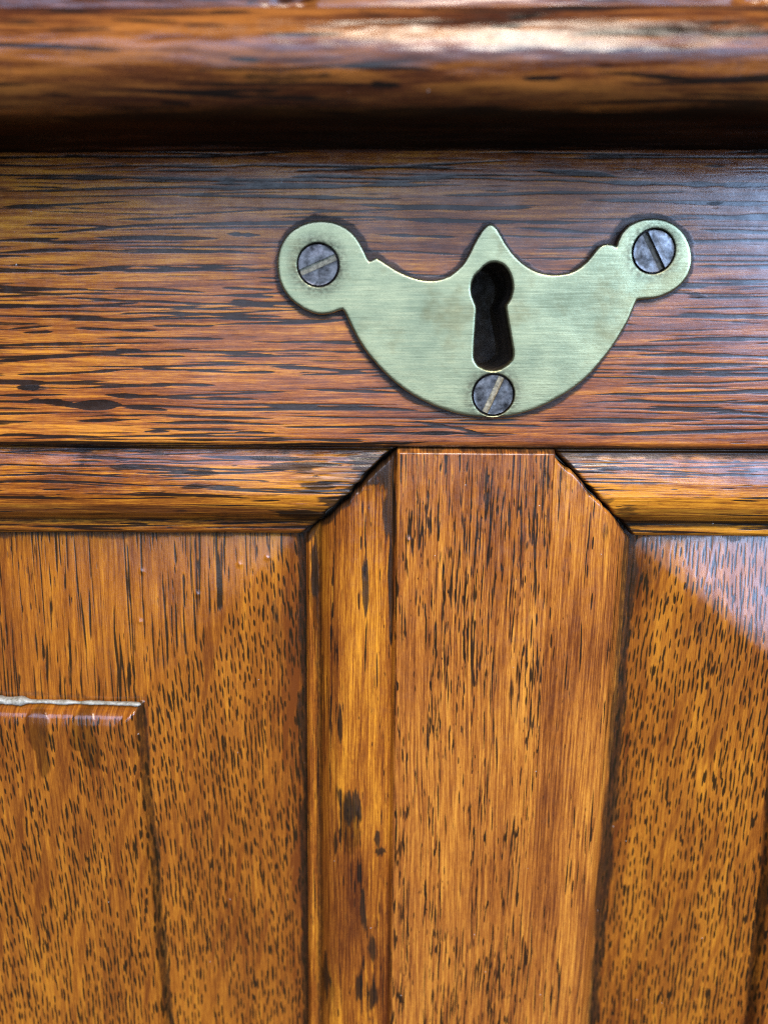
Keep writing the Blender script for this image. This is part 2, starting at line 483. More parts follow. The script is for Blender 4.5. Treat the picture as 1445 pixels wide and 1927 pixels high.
gr = Grain(-XW - 5, XW + 5, -5, 75, 0.25, 0.10)
RT = [(0,100,330,82,8),(480,75,1160,85,18),(1180,55,1370,65,16),(0,158,720,142,8),(700,142,1430,158,8),(0,252,700,238,12),(690,230,1430,245,12),
 (300,270,540,265,4),(0,358,470,345,8),(580,342,1090,355,14),(1150,340,1445,345,6),(1150,372,1445,378,6),(160,435,730,415,7),(980,415,1070,415,8),
 (1180,430,1445,432,8),(1210,402,1340,410,8),(630,463,1190,462,9),(320,512,900,492,12),(850,495,1445,500,9),(50,545,290,530,9),(110,573,290,565,6),(380,550,830,555,6),
 (790,535,1130,533,6),(490,600,1200,607,8),(0,655,440,622,14),(600,658,740,660,5),(880,660,1445,680,7),(0,735,410,702,12),(390,688,990,695,6),
 (80,785,740,765,14),(740,762,960,765,5),(1240,775,1445,773,4),(0,825,250,828,8),(90,860,210,855,34),(410,855,900,850,12),(780,835,1140,838,12),
 (0,905,370,895,6),(150,930,380,940,26),(540,895,840,890,22),(800,915,1360,920,9),(0,995,330,992,10),(330,970,640,960,36),(640,965,890,975,14),
 (1000,960,1320,963,12),(380,1035,750,1022,8),(800,1003,1445,1012,8),(770,1065,1300,1072,7),(1230,1085,1445,1090,12),(0,1045,180,1040,5),
 (0,1115,220,1102,5),(750,1085,900,1082,4)]
# further right and along the top, in photograph pixels
RP = [(0,335,700,340,5),(300,352,900,348,4),(0,362,420,352,4),(380,345,800,352,4),(0,390,250,380,5),(560,330,1000,338,5),(940,340,1300,346,6),(670,385,1010,395,7),(700,412,1150,420,6),(420,370,760,372,5),
 (930,365,1300,360,5),(1000,320,1160,328,8),(1080,375,1445,385,5),(1210,340,1445,345,7),(1300,402,1445,410,6),(1310,430,1445,440,5),(1300,500,1445,505,5),(1290,560,1445,556,6),(1270,590,1445,600,5),
 (1210,640,1445,636,6),(1180,665,1445,672,5),(1160,700,1445,705,7),(1100,742,1445,735,5),(1130,770,1445,780,6),(1010,790,1330,792,6),(1060,815,1445,806,6),(560,640,690,648,5),(530,560,640,565,4),
 (500,690,700,700,7),(560,730,760,738,5),(480,760,800,772,6),(520,800,900,802,4),(640,815,980,818,5),(700,440,870,448,5),(960,430,1120,440,4),(260,790,560,800,4),(300,825,700,828,5),(0,818,160,820,4),(780,790,900,812,4)]
def rail_uv(px, py):
    q = P(px, py); return q[0], ZU - q[2]
for (x0, y0, x1, y1, w) in RT:
    a, b = rail_uv(x0 / 2.779, 420 + y0 / 2.779), rail_uv(x1 / 2.779, 420 + y1 / 2.779)
    gr.streak(a[0] - (9 if x0 == 0 else 0), a[1], b[0], b[1], max(0.46, w / 2.779 * 0.108), 1.0, 3.2, 0.45)
for (x0, y0, x1, y1, w) in RP:
    a, b = rail_uv(x0, y0), rail_uv(x1, y1)
    gr.streak(a[0], a[1], b[0] + (12 if x1 == 1445 else 0), b[1], max(0.5, w * 0.105), 1.0, 3.0, 0.45)
flecks(gr, 0.036, 12, 64, 0.24, 0.48, 0.008, (0.02, 0.25), 0.34, seed=11)
flecks(gr, 0.06, 5, 22, 0.15, 0.28, 0.008, (0.03, 0.3), 0.40, seed=12, strength=(0.5, 0.9))

xs = axis(-XW, XW, 0.6, [(KEY_MM[27][0] - 6, KEY_MM[27][0] + 14, 0.3)])
vmax = ZU - P(722, 842)[2]
vs = axis(-6.0, vmax - 1.2, 0.16)
vs = np.concatenate([vs, vmax - 1.2 + np.linspace(0.08, 1.2, 14)])
X, VV = np.meshgrid(xs, vs, indexing='ij')
low = RAIL_LOW.z(X); z_top = ZU + 6.0
Z = z_top + (low - z_top) * (VV + 6.0) / (vmax + 6.0)            # rows follow the slightly sloping lower edge
e = Z - low
Y = 1.5 * (1 - np.sqrt(np.clip(1 - (1 - np.clip(e, 0, 1.3) / 1.3) ** 2, 0, 1)))
warp = (fbm(X * 0.018, Z * 0.05, 21, 3) - 0.5) * 1.6
pore = gr.sample(X, ZU - Z + warp * 0.35)
Y = Y + 0.02 * sstep(0.3, 0.8, pore) + (fbm(X * 0.03, Z * 0.10, 22, 3) - 0.5) * 0.30
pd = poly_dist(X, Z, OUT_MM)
grime_shade = 1.0 * (1 - sstep(0.5, 1.5, pd + 0.9 * (fbm(X * 0.35, Z * 0.35, 23, 3) - 0.5) + 1.6 * (fbm(X * 0.06, Z * 0.06, 26, 2) - 0.5)))  # dirt line round the plate, with its contact shadow painted in
grime_shade = np.maximum(grime_shade, 0.7 * (1 - sstep(0.2, 1.3, e + (fbm(X * 0.2, Z, 24, 3) - 0.5) * 0.9)))
for (px, py, rx, rz) in [(745, 838, 5, 1.1), (650, 842, 6, 0.8), (60, 728, 2.6, 0.7), (1310, 553, 2.0, 0.6), (1345, 312, 3, 0.35), (1345, 385, 1.5, 0.5), (1190, 318, 2.4, 0.35), (820, 815, 6, 0.5)]:
    grime_shade = np.maximum(grime_shade, 0.8 * blob(X, Z, px, py, rx, rz, seed=int(px)))
tone = 0.5 + 0.16 * (fbm(X * 0.02, Z * 0.08, 25, 3) - 0.5) - 0.10 * sstep(-25, 60, X)
hole = poly_dist(X, Z, outline_mm(KEY, 0.0))
fc = 0.25 * (hole[:-1, :-1] + hole[1:, :-1] + hole[:-1, 1:] + hole[1:, 1:])
rail = grid_object("top_rail", np.stack([X, Y, Z], -1), X, ZU - Z + warp, wear_of(pore, grime_shade, tone), M_RAIL, chest, 11.0, keep=fc > 0.25)

# lining of the keyhole cut through the rail
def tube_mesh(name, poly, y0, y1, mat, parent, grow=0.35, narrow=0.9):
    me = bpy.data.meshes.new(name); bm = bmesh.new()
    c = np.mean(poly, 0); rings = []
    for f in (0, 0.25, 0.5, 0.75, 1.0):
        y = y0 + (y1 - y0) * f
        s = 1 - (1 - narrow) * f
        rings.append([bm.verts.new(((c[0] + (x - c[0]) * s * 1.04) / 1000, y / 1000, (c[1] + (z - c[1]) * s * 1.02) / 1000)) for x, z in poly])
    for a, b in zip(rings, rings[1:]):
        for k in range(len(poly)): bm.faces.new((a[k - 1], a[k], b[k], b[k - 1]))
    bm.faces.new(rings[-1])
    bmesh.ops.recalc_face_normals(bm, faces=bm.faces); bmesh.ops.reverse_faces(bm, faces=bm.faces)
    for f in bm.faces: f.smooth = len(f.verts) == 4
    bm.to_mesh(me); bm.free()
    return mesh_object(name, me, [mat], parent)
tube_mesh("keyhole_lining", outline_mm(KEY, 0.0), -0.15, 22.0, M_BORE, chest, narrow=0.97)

# ------------------------------------------------------------------ lid with its rounded edge
prof = [(14.0, ZU + 0.6), (0.0, ZU + 0.6), (-10, ZU + 0.3), (-21.0, ZU)]
R = 7.0
for a in np.linspace(-88, 84, 44):
    r = math.radians(a)
    prof.append((-22 - 1.06 * R * math.cos(r), ZU + R + R * math.sin(r)))
prof += [(-21.6, ZU + 2 * R - 0.15), (-20.6, ZU + 2 * R - 0.05), (-20.35, ZU + 2 * R + 0.5), (-20.35, ZU + 2 * R + 3.2), (-19.9, ZU + 2 * R + 3.9), (-19.0, ZU + 2 * R + 4.15), (14.0, ZU + 2 * R + 4.2)]
prof = np.array(prof)
s = np.concatenate([[0], np.cumsum(np.hypot(*np.diff(prof, axis=0).T))])
vv = axis(0.0, s[-1], 1.0, [(10, 70, 0.17)])
lx = axis(-XW, XW, 0.6)
U, V = np.meshgrid(lx, vv, indexing='ij')
py_, pz_ = np.interp(V, s, prof[:, 0]), np.interp(V, s, prof[:, 1])
gl = Grain(-XW - 5, XW + 5, -2, s[-1] + 2, 0.25, 0.12)
flecks(gl, 0.035, 5, 34, 0.25, 0.75, 0.02, (0.02, 0.22), 0.40, seed=31)
flecks(gl, 0.05, 2, 9, 0.15, 0.4, 0.02, (0.03, 0.3), 0.45, seed=32, strength=(0.5, 0.9))
warp = (fbm(U * 0.02, V * 0.06, 33, 3) - 0.5) * 1.8
pore = gl.sample(U, V + warp)
bump = (fbm(U * 0.035, V * 0.14, 34, 4) - 0.5) * 0.7 + (fbm(U * 0.10, V * 0.6, 35, 3) - 0.5) * 0.30
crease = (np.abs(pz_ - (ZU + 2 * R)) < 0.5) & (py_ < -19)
grime_shade = 0.55 * (crease * 1.0) + 1.0 * (1 - sstep(ZU + 0.2, ZU + 2.2, pz_ + (fbm(U * 0.05, V * 0.3, 37, 3) - 0.5) * 2))  # dirty crease and underside; the lid's shade is painted into the underside too
for k in range(26):
    cu, cv = RNG.uniform(-85, 85), RNG.uniform(24, 60)
    grime_shade = np.maximum(grime_shade, 0.7 * (1 - sstep(0.4, 1.1, np.hypot((U - cu) / RNG.uniform(2, 9), (V - cv) / RNG.uniform(0.3, 0.9)) + (fbm(U * 0.4, V * 0.8, k, 3) - 0.5))))
zc = ZU + 2 * R                                                  # two spots where the upper arris is knocked off
for (p0, p1) in ((486, 602), (1368, 1560)):
    x0, x1 = P(p0, 6, -20.3)[0], P(p1, 6, -20.3)[0]
    chip = sstep(x0, x0 + 3, U) * (1 - sstep(x1 - 3, x1, U)) * sstep(0.2, 0.7, fbm(U * 0.3, V * 0.3, 38, 3))
    py_ = py_ + chip * np.clip(pz_ - zc - 0.2, 0, 1.6) * 0.85 * (py_ > -20.8) * (py_ < -18)
lid = grid_object("lid", np.stack([U, py_ - bump, pz_ + bump * 0.4 + 0.004 * U], -1), U, V + warp, wear_of(pore, grime_shade, 0.5 + 0.15 * (fbm(U * 0.02, V * 0.1, 36, 3) - 0.5)), M_LID, chest)

# ------------------------------------------------------------------ mouldings round the panels
def smooth_profile(t, d, n=400, k=5):
    x = np.linspace(0, 1, n); y = np.interp(x, t, d)
    ker = np.hanning(2 * k + 3)[1:-1]; ker /= ker.sum()
    pad = np.concatenate([np.full(k, y[0]), y, np.full(k, y[-1])])
    return x, np.convolve(pad, ker, 'valid')[:n]

PROF = smooth_profile([0, .03, .10, .20, .35, .50, .62, .72, .79, .84, .90, .965, 1.0], [1.6, 2.7, 2.05, 1.55, 1.12, 1.0, 1.6, 2.9, 4.9, 6.5, 6.7, 6.75, 7.6])
PROF_V = smooth_profile([0, .03, .10, .20, .35, .50, .62, .72, .79, .84, .90, .965, 1.0], [0.5, 1.7, 1.75, 1.5, 1.05, .95, 1.5, 2.7, 4.3, 6.1, 6.5, 6.6, 7.6])
PROF_FLAT = smooth_profile([0, .04, .12, .35, .60, .78, .88, .94, 1.0], [0.25, .55, .35, .45, 1.0, 2.2, 4.4, 6.6, 7.6])

def moulding(name, A0, A1, B0, B1, prof, grain, mat, grimefn, label=None, step=0.5, wob=40, horizontal=True, stainfn=None):
    """A0-A1 edge by the frame face, B0-B1 edge by the panel; index 0 = far end, 1 = mitred end"""
    L = np.linalg.norm(np.array(A1) - np.array(A0))
    n = int(L / step) + 2
    sgrid = np.concatenate([np.linspace(0, 1, n)])
    W = abs((A1[2] - B1[2]) if horizontal else (A0[0] - B0[0]))
    m = int(W * 1.25 / 0.15)
    tg = np.linspace(0, 1, m)
    S, T = np.meshgrid(sgrid, tg, indexing='ij')
    lerp = lambda a, b, t: a + (b - a) * t
    ends0 = [lerp(A0[k], B0[k], T) for k in (0, 2)]; ends1 = [lerp(A1[k], B1[k], T) for k in (0, 2)]
    X = lerp(ends0[0], ends1[0], S); Z = lerp(ends0[1], ends1[1], S)
    rag = 0.9 * sstep(0.35, 0.80, fbm(T * 7, 0 * T + wob, wob + 5, 4)) * (1 - sstep(0, 2.5, np.abs(S - 1) * L))
    if horizontal: X = X + np.sign(A0[0] - A1[0]) * rag
    else: Z = Z - rag
    D = np.interp(T, *prof)
    arc = np.concatenate([[0], np.cumsum(np.hypot(np.diff(tg) * W, np.diff(np.interp(tg, *prof))))])
    V = np.interp(T, tg, arc)
    U = X if horizontal else Z
    warp = (fbm(U * 0.03, V * 0.1, wob, 3) - 0.5) * 1.2
    pore = grain.sample(U, V + warp * 0.5)
    end = np.abs(S - 1) * L                                      # mm from the mitred end
    g = grimefn(X, Z, T, end)
    D = D + 0.02 * sstep(.3, .8, pore) + (fbm(U * 0.05, V * 0.15, wob + 1, 3) - 0.5) * 0.35 + (fbm(U * 0.3, V * 0.4, wob + 2, 3) - 0.5) * 0.10
    D = D + 0.9 * (1 - sstep(0, 0.7, end)) ** 2                  # worn arris at the mitre
    st = stainfn(X, Z) if stainfn else 0.0
    D = D - 0.18 * st
    tone = 0.47 + 0.32 * (fbm(U * 0.03, V * 0.16, wob + 3, 3) - 0.5)
    return grid_object(name, np.stack([X, D, Z], -1), U, V + warp, wear_of(pore, g, tone, st), mat, chest, 12.5, label=label)

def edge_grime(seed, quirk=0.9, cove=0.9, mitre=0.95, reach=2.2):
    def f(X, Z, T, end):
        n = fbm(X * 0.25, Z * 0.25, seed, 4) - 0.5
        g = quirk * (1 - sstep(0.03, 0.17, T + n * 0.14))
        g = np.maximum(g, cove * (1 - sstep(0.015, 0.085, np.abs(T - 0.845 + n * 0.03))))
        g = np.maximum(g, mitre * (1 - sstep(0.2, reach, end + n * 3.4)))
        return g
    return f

GAP = 1.6   # pixels of open joint at the mitres
gh = Grain(-XW - 5, XW + 5, -3, 30, 0.25, 0.10)
flecks(gh, 0.085, 6, 34, 0.24, 0.52, 0.01, (0.02, 0.35), 0.40, seed=41)
flecks(gh, 0.16, 1.5, 6, 0.12, 0.26, 0.01, (0.03, 0.4), 0.42, seed=42, strength=(0.5, 0.9))

def corner(px, py, y): return P(px, py, y)
MLo = RAIL_LOW
def hz(line, x, y): return np.array([x, y, line.z(x)])

base = edge_grime(51, 0.75, 0.7, 0.95, 3.4)
def grime_tl(X, Z, T, end):
    g = base(X, Z, T, end)
    for (px, py, rx, rz) in [(388, 887, 3.2, 1.4), (365, 914, 3.0, 0.7), (560, 876, 7.5, 1.5), (500, 863, 5, 0.5), (600, 912, 4.0, 0.8), (640, 940, 4, 2), (230, 880, 3, 0.4), (560, 972, 7, 1.6), (690, 870, 5, 2.2)]:
        g = np.maximum(g, 1.0 * blob(X, Z, px, py, rx, rz, 2.0, 0.5, seed=px, rag=0.9))
    return g
a1, b1 = P(747 - GAP, 846, 0), P(577 - GAP, 1003, EDGE_Y)
moulding("moulding", hz(RAIL_LOW, -XW, 0), a1, hz(TOP_L, -XW, EDGE_Y), b1, PROF, gh, M_MOULD, grime_tl, wob=60, stainfn=lambda X, Z: 0.8 * np.maximum(blob(X, Z, 655, 890, 8, 4.5, 1.5, 0.8, 11), blob(X, Z, 590, 975, 7, 3, 4, 0.8, 12)))
base2 = edge_grime(52, 0.95, 0.9, 0.9, 1.2)
def grime_tr(X, Z, T, end):
    g = base2(X, Z, T, end)
    for (px, py, rx, rz) in [(1080, 860, 5, 1.1), (1150, 880, 3, 0.6), (1180, 960, 3, 2.0), (1130, 940, 2, 1.5)]:
        g = np.maximum(g, 0.7 * blob(X, Z, px, py, rx, rz, 2.0, 0.7, seed=px))
    return g
a1, b1 = P(1045 + GAP, 850, 0), P(1184 + GAP, 1007, EDGE_Y)
moulding("moulding", hz(RAIL_LOW, XW, 0), a1, hz(TOP_R, XW, EDGE_Y), b1, PROF, gh, M_MOULD, grime_tr, wob=70, stainfn=lambda X, Z: 0.7 * np.maximum(blob(X, Z, 1085, 868, 7, 3, 1.5, 0.8, 13), blob(X, Z, 1180, 970, 5, 3, 4, 0.8, 14)))

gv = Grain(ZBOT - 5, 20, -3, 30, 0.25, 0.10)
flecks(gv, 0.07, 3, 18, 0.18, 0.45, 0.02, (0.03, 0.35), 0.45, seed=43)
flecks(gv, 0.16, 1.2, 5, 0.12, 0.28, 0.02, (0.03, 0.4), 0.42, seed=44, strength=(0.5, 0.9))
base3 = edge_grime(53, 0.30, 0.7, 0.9, 2.6)
def grime_vl(X, Z, T, end):
    g = base3(X, Z, T, end)
    for (px, py, rx, rz) in [(688, 1095, 0.9, 6), (655, 1520, 1.6, 5.0), (640, 1495, 0.8, 4), (672, 1510, 1.0, 4.5), (708, 1575, 0.9, 2.4), (716, 1600, 1.3, 1.4), (632, 1590, .7, 4), (700, 1780, .9, 5), (676, 1850, 1.0, 5), (702, 1870, 1.2, 5),
                              (690, 880, 4, 4.0), (725, 870, 2.5, 5), (735, 960, 1.4, 9), (676, 1640, 0.7, 3), (684, 1700, .8, 6), (612, 1850, 1.2, 7), (640, 1360, .6, 6), (590, 1090, 0.9, 9), (735, 1100, .6, 14)]:
        g = np.maximum(g, 1.0 * blob(X, Z, px, py, rx * 1.15, rz, 2.0, 0.55, seed=px, rag=0.75))
    return g
def stain_vl(X, Z):
    st = 0.95 * blob(X, Z, 660, 1545, 2.2, 8.0, 1.5, 0.25, 5, 0.5)
    st = np.maximum(st, 0.8 * blob(X, Z, 615, 1860, 1.6, 8, 4, 0.5, 6))
    st = np.maximum(st, 0.8 * blob(X, Z, 590, 1110, 1.2, 10, 6, 0.6, 7))
    return np.maximum(st, 0.85 * blob(X, Z, 705, 895, 5.0, 7, 1.5, 0.8, 8))
def vt(line, z, y): return np.array([line.x(z), y, z])
moulding("moulding", vt(FACE_L, ZBOT, 0), P(747, 846 + GAP, 0), vt(SIDE_L, ZBOT, EDGE_Y), P(576, 1004 + GAP, EDGE_Y), PROF_V, gv, M_MOULD, grime_vl, wob=80, horizontal=False, stainfn=stain_vl)
base4 = edge_grime(54, 0.25, 0.0, 0.75, 0.8)
def grime_vr(X, Z, T, end):
    n = fbm(X * 0.25, Z * 0.12, 55, 4) - 0.5
    g = np.maximum(base4(X, Z, T, end), 0.80 * sstep(0.87, 0.96, T + n * 0.20))
    for (px, py, rx, rz) in [(1062, 890, 1.2, 4), (1090, 915, 1.0, 3), (1140, 1000, 1.5, 2), (1100, 1640, .6, 8)]:
        g = np.maximum(g, 0.6 * blob(X, Z, px, py, rx, rz, 1.0, 0.7, seed=px))
    return g
gs = Grain(ZBOT - 5, 20, -60, 60, 0.25, 0.10)
moulding("moulding", vt(FACE_R, ZBOT, 0), P(1045, 850 + GAP, 0), vt(SIDE_R, ZBOT, EDGE_Y), P(1185, 1008 + GAP, EDGE_Y), PROF_FLAT, gv, M_STILE, grime_vr, wob=90, horizontal=False)

# ------------------------------------------------------------------ the upright stile between the panels
flecks(gs, 0.34, 2.2, 13, 0.15, 0.33, 0.03, (0.035, 0.30), 0.42, seed=61)
flecks(gs, 0.30, 0.8, 3.0, 0.14, 0.28, 0.03, (0.05, 0.4), 0.44, seed=62, strength=(0.5, 0.9))
zt = P(900, 844)[2]
zz = np.concatenate([axis(ZBOT, zt - 1.2, 0.45), zt - 1.2 + np.linspace(0.1, 1.2, 12)])
ss = np.linspace(0, 1, 210)
ZZ, SS = np.meshgrid(zz, ss, indexing='ij')
tilt = (RAIL_LOW.z(0) - RAIL_LOW.z(FACE_L.x(zt)))
top_line = np.interp(SS, [0, 1], [RAIL_LOW.z(FACE_L.x(zt)), RAIL_LOW.z(FACE_R.x(zt))]) - 0.30
Z = ZBOT + (ZZ - ZBOT) * (top_line - ZBOT) / (zt - ZBOT)
X = FACE_L.x(Z) + (FACE_R.x(Z) - FACE_L.x(Z)) * SS
e = top_line - Z; ex = np.minimum(SS, 1 - SS) * 30.0
Y = 0.1 + 1.0 * (1 - sstep(0, 0.9, e)) ** 1.5 + 0.5 * (1 - sstep(0, 0.6, SS * 30)) ** 2 + 0.15 * (1 - sstep(0, 0.5, (1 - SS) * 30)) ** 2
warp = (fbm(Z * 0.02, X * 0.08, 63, 3) - 0.5) * 1.6
pore = gs.sample(Z, X + warp) * (0.25 + 0.75 * sstep(0.3, 1.4, e))
Y = Y + 0.02 * sstep(.3, .8, pore) + (fbm(X * 0.10, Z * 0.03, 64, 3) - 0.5) * 0.35
nib = P(768, 1017, 0)
Y = Y - 0.35 * np.exp(-(((X - nib[0]) / 0.35) ** 2 + ((Z - nib[2]) / 0.4) ** 2))
grime_shade = 0.75 * (1 - sstep(0.1, 1.0, e + 1.5 * (fbm(X * 0.5, Z, 65, 3) - 0.5)))
grime_shade = np.maximum(grime_shade, 0.9 * np.exp(-(((X - nib[0]) / 0.4) ** 2 + ((Z - nib[2]) / 0.4) ** 2)))
for (px, py, rx, rz) in [(1020, 890, 1.4, 4), (800, 880, .5, 3)]:
    grime_shade = np.maximum(grime_shade, 0.6 * blob(X, Z, px, py, rx, rz, 0, 0.7, px))
tone = 0.5 + 0.14 * (fbm(X * 0.12, Z * 0.02, 66, 3) - 0.5) - 0.05 * sstep(-35, 12, Z)
grid_object("stile", np.stack([X, Y, Z], -1), Z, X + warp, wear_of(pore, grime_shade, tone), M_STILE, chest, 12.5)

# ------------------------------------------------------------------ fielded panels
def rays_at(u, v, seed=0):
    """medullary rays: slanting smooth bands, u up the panel, v across"""
    s_ = v - u * 0.22
    return sstep(0.63, 0.72, fbm(u * 0.035, s_ * 0.55, 70 + seed, 3))

FIELD_Y = 0.8
def panel(side, seed):
    lf = side < 0
    FIELD_Y, RISE, PAN_Y = (2.2, 3.6, 9.4) if lf else (0.8, 6.6, 10.8)
    if lf:
        E = Line(P(566, 1005, PAN_Y), P(573, 1927, PAN_Y)); F = Line(P(246, 1342, FIELD_Y), P(301, 1927, FIELD_Y))
        T_ = Line(P(0, 1003, PAN_Y), P(565, 1006, PAN_Y)); FT = Line(P(0, 1337, FIELD_Y), P(246, 1345, FIELD_Y))
    else:
        E = Line(P(1190, 1006, PAN_Y), P(1114, 1927, PAN_Y)); F = Line(P(1466, 1600, FIELD_Y), P(1432, 1927, FIELD_Y))
        T_ = Line(P(1190, 1006, PAN_Y), P(1445, 1008, PAN_Y)); FT = Line(P(1445, 1283, FIELD_Y), P(1600, 1285, FIELD_Y))
    xe = E.x(T_.z(0)); ze = T_.z(xe)
    x_in = xe - side * 5.0
    xf = F.x(-50.0); zf = FT.z(xf)
    P_ = lambda x, y: P(x, y, FIELD_Y)
    xa, xb = sorted((x_in, side * XW))
    xs = axis(xa, xb, 0.6, [(-88, 88, 0.15)])
    zs = axis(ZBOT, ze + 5.0, 1.0, [(ZBOT + 84, ze + 5, 0.28), (zf - 3, zf + 3.5, 0.14)])
    Z, X = np.meshgrid(zs, xs, indexing='ij')
    a = (X - E.x(Z)) * side; wa = (F.x(Z) - E.x(Z)) * side
    b = T_.z(X) - Z; wb_ = T_.z(X) - FT.z(X)
    ra, rb = a / wa, b / wb_
    r = np.clip(0.5 * (ra + rb - np.sqrt((ra - rb) ** 2 + (0.0022 if lf else 0.006))), 0, 1)
    bev = PAN_Y - RISE * r
    sd = np.minimum(a - wa, b - wb_)
    wv = (fbm(X * 0.3, Z * 0.3, seed, 3) - 0.5) * 0.5
    upper = sstep(-1.0, 1.0, (a - wa) - (b - wb_))               # 1 along the top lip, 0 down the side
    k = sstep(-1.0 - 1.0 * (1 - upper) + 0.3 * upper, 0.10, sd + wv * 0.3)
    rw = 1.3 + 2.7 * upper
    roll = 1 - np.clip(sd + wv * 0.3, 0, rw) / rw
    Y = bev * (1 - k) + (FIELD_Y + (0.8 + 1.5 * upper) * (1 - np.sqrt(np.clip(1 - roll * roll, 0, 1)))) * k
    topb = (rb < ra) & (sd < -0.3)
    warp = (fbm(Z * 0.02, X * 0.07, seed + 1, 3) - 0.5) * 2.2
    g = Grain(ZBOT - 5, ze + 8, xa - 5, xb + 5, 0.2, 0.10)
    spindles(g, 3.4, 0.86, 2.1, 4.8, 0.30, 0.48, -0.14 if lf else 0.14, lambda u, v: rays_at(u, v, seed), seed + 2, 0.26)
    flecks(g, 0.05, 3.0, 8.0, 0.16, 0.34, 0.05, (0.05, 0.16), 0.46, rays=lambda u, v: rays_at(u, v, seed), seed=seed + 3)
    pore = g.sample(Z, X + warp * 0.4)
    rayv = rays_at(Z, X + warp * 0.4, seed)
    lip = sstep(-1.2, -0.6, sd) * (1 - sstep(0.5, 1.6, sd)) * (b - wb_ < a - wa + 0.4)
    if lf:                                                       # the bevel cut across the grain shows long streaks
        g2 = Grain(ZBOT - 5, ze + 8, xa - 5, xb + 5, 0.25, 0.10)
        flecks(g2, 0.10, 6, 30, 0.18, 0.50, 0.0, (0.02, 0.30), 0.42, seed=seed + 4)
        flecks(g2, 0.20, 2, 10, 0.14, 0.30, 0.0, (0.03, 0.3), 0.42, seed=seed + 5, strength=(0.5, .9))
        p2 = g2.sample(Z, X + warp * 0.15)
        blend = sstep(-0.06, 0.10, ra - rb + (fbm(X * .3, Z * .15, 77, 3) - .5) * 0.2) * (sd < 0.2) * sstep(0.02, -0.02, -ra)
        pore = pore * (1 - blend) + p2 * blend
        rayv = rayv * (1 - blend)
    pore = pore * (1 - 0.85 * lip)
    Y = Y + 0.02 * sstep(.3, .8, pore) - 0.03 * rayv + (fbm(X * 0.06, Z * 0.04, seed + 6, 3) - 0.5) * 0.45
    n = fbm(X * 0.25, Z * 0.16, seed + 7, 4) - 0.5
    n2 = fbm(X * 0.9, Z * 0.25, seed + 8, 3) - 0.5
    grime_shade = 0.85 * (1 - sstep(0.1, 1.5, a + n * 2.2)) if lf else 0.80 * (1 - sstep(0.7, 2.1, a + n * 2.6))
    grime_shade = np.maximum(grime_shade, 0.7 * (1 - sstep(0.1, 1.4, b + n * 2.0)))
    sr, stp = a - wa, b - wb_
    sidestep = (1 - sstep(0.35, 1.25, np.abs(sr + 1.25 + n * 1.3))) * (stp > -1.2)
    topstep = (1 - sstep(0.2, 1.5, np.abs(stp + 1.6 + n * 2.0))) * (sr > -1.5)
    grime_shade = np.maximum(grime_shade, np.maximum(0.72 * sidestep * (0.8 + 0.45 * fbm(X * 0.5, Z * 0.10, seed + 12, 3)), 0.50 * topstep))
    stain = np.zeros_like(X)
    blobs = [(520, 1190, 2.2, 9), (545, 1240, 1.4, 8), (270, 1380, 1.5, 3.5)] if lf else [(1225, 1100, 3.0, 7), (1180, 1500, 1.2, 12), (1170, 1700, 1.4, 14), (1150, 1880, 1.6, 8), (1330, 1190, 2, 4), (1200, 1420, 1.4, 4)]
    for (px, py, rx, rz) in blobs: grime_shade = np.maximum(grime_shade, 0.55 * blob(X, Z, px, py, rx, rz, 6, 0.9, px))
    if lf:
        for (px, py, rx, rz) in [(72, 1365, 2.4, 3.4), (156, 1366, 2.6, 3.4), (75, 1388, 2.6, 3.4), (82, 1425, 1.5, 4.5), (158, 1390, 2.8, 3.2), (172, 1415, 2.2, 4.2)]:
            stain = np.maximum(stain, 0.95 * blob(X, Z, px, py, rx, rz, FIELD_Y, 0.22, 9, 0.5))
        for (px, py, rx, rz) in [(78, 1375, 1.3, 4.5), (165, 1362, 1.8, 2.5), (118, 1375, .5, 3.5), (228, 1375, .9, 3.5), (30, 1365, .6, 4)]:
            grime_shade = np.maximum(grime_shade, 0.55 * blob(X, Z, px, py, rx, rz, FIELD_Y, 0.8, px))
        for (px, py) in [(448, 1067), (593 * .443, 1080), (262, 1172), (500, 1055), (369, 1122)]:
            c = P(px, py, 7); Y = Y - 0.30 * np.exp(-(((X - c[0]) / 0.4) ** 2 + ((Z - c[2]) / 0.4) ** 2))
    else:
        stain = 0.55 * blob(X, Z, 1210, 1090, 2.5, 9, 7, 0.9, 4)
    Y = Y - 0.10 * sstep(0.0, 0.8, stain)
    tone = 0.5 + 0.22 * (fbm(X * 0.06, Z * 0.03, seed + 9, 3) - 0.5) - 0.07 * rayv - 0.10 * (1 - sstep(0, 7, a)) - 0.04
    wear = wear_of(pore, grime_shade, tone, stain)
    XYZ = np.stack([X, Y, Z], -1)
    sc_ = 0.25 * (sd[:-1, :-1] + sd[1:, :-1] + sd[:-1, 1:] + sd[1:, 1:])
    o = grid_object("panel", XYZ, Z, X + warp, wear, M_PANEL, chest, None, keep=sc_ <= -2.0, label="fielded panel with putty and varnish runs along its raised edge" if lf else "fielded panel with a pale sheen on its upper bevel")
    grid_object("raised_field", XYZ, Z, X + warp, wear, M_PANEL, o, None, keep=sc_ > -2.0)
    return o, FT, F

pl, FT_L, F_L = panel(-1, 100)
panel(1, 200)

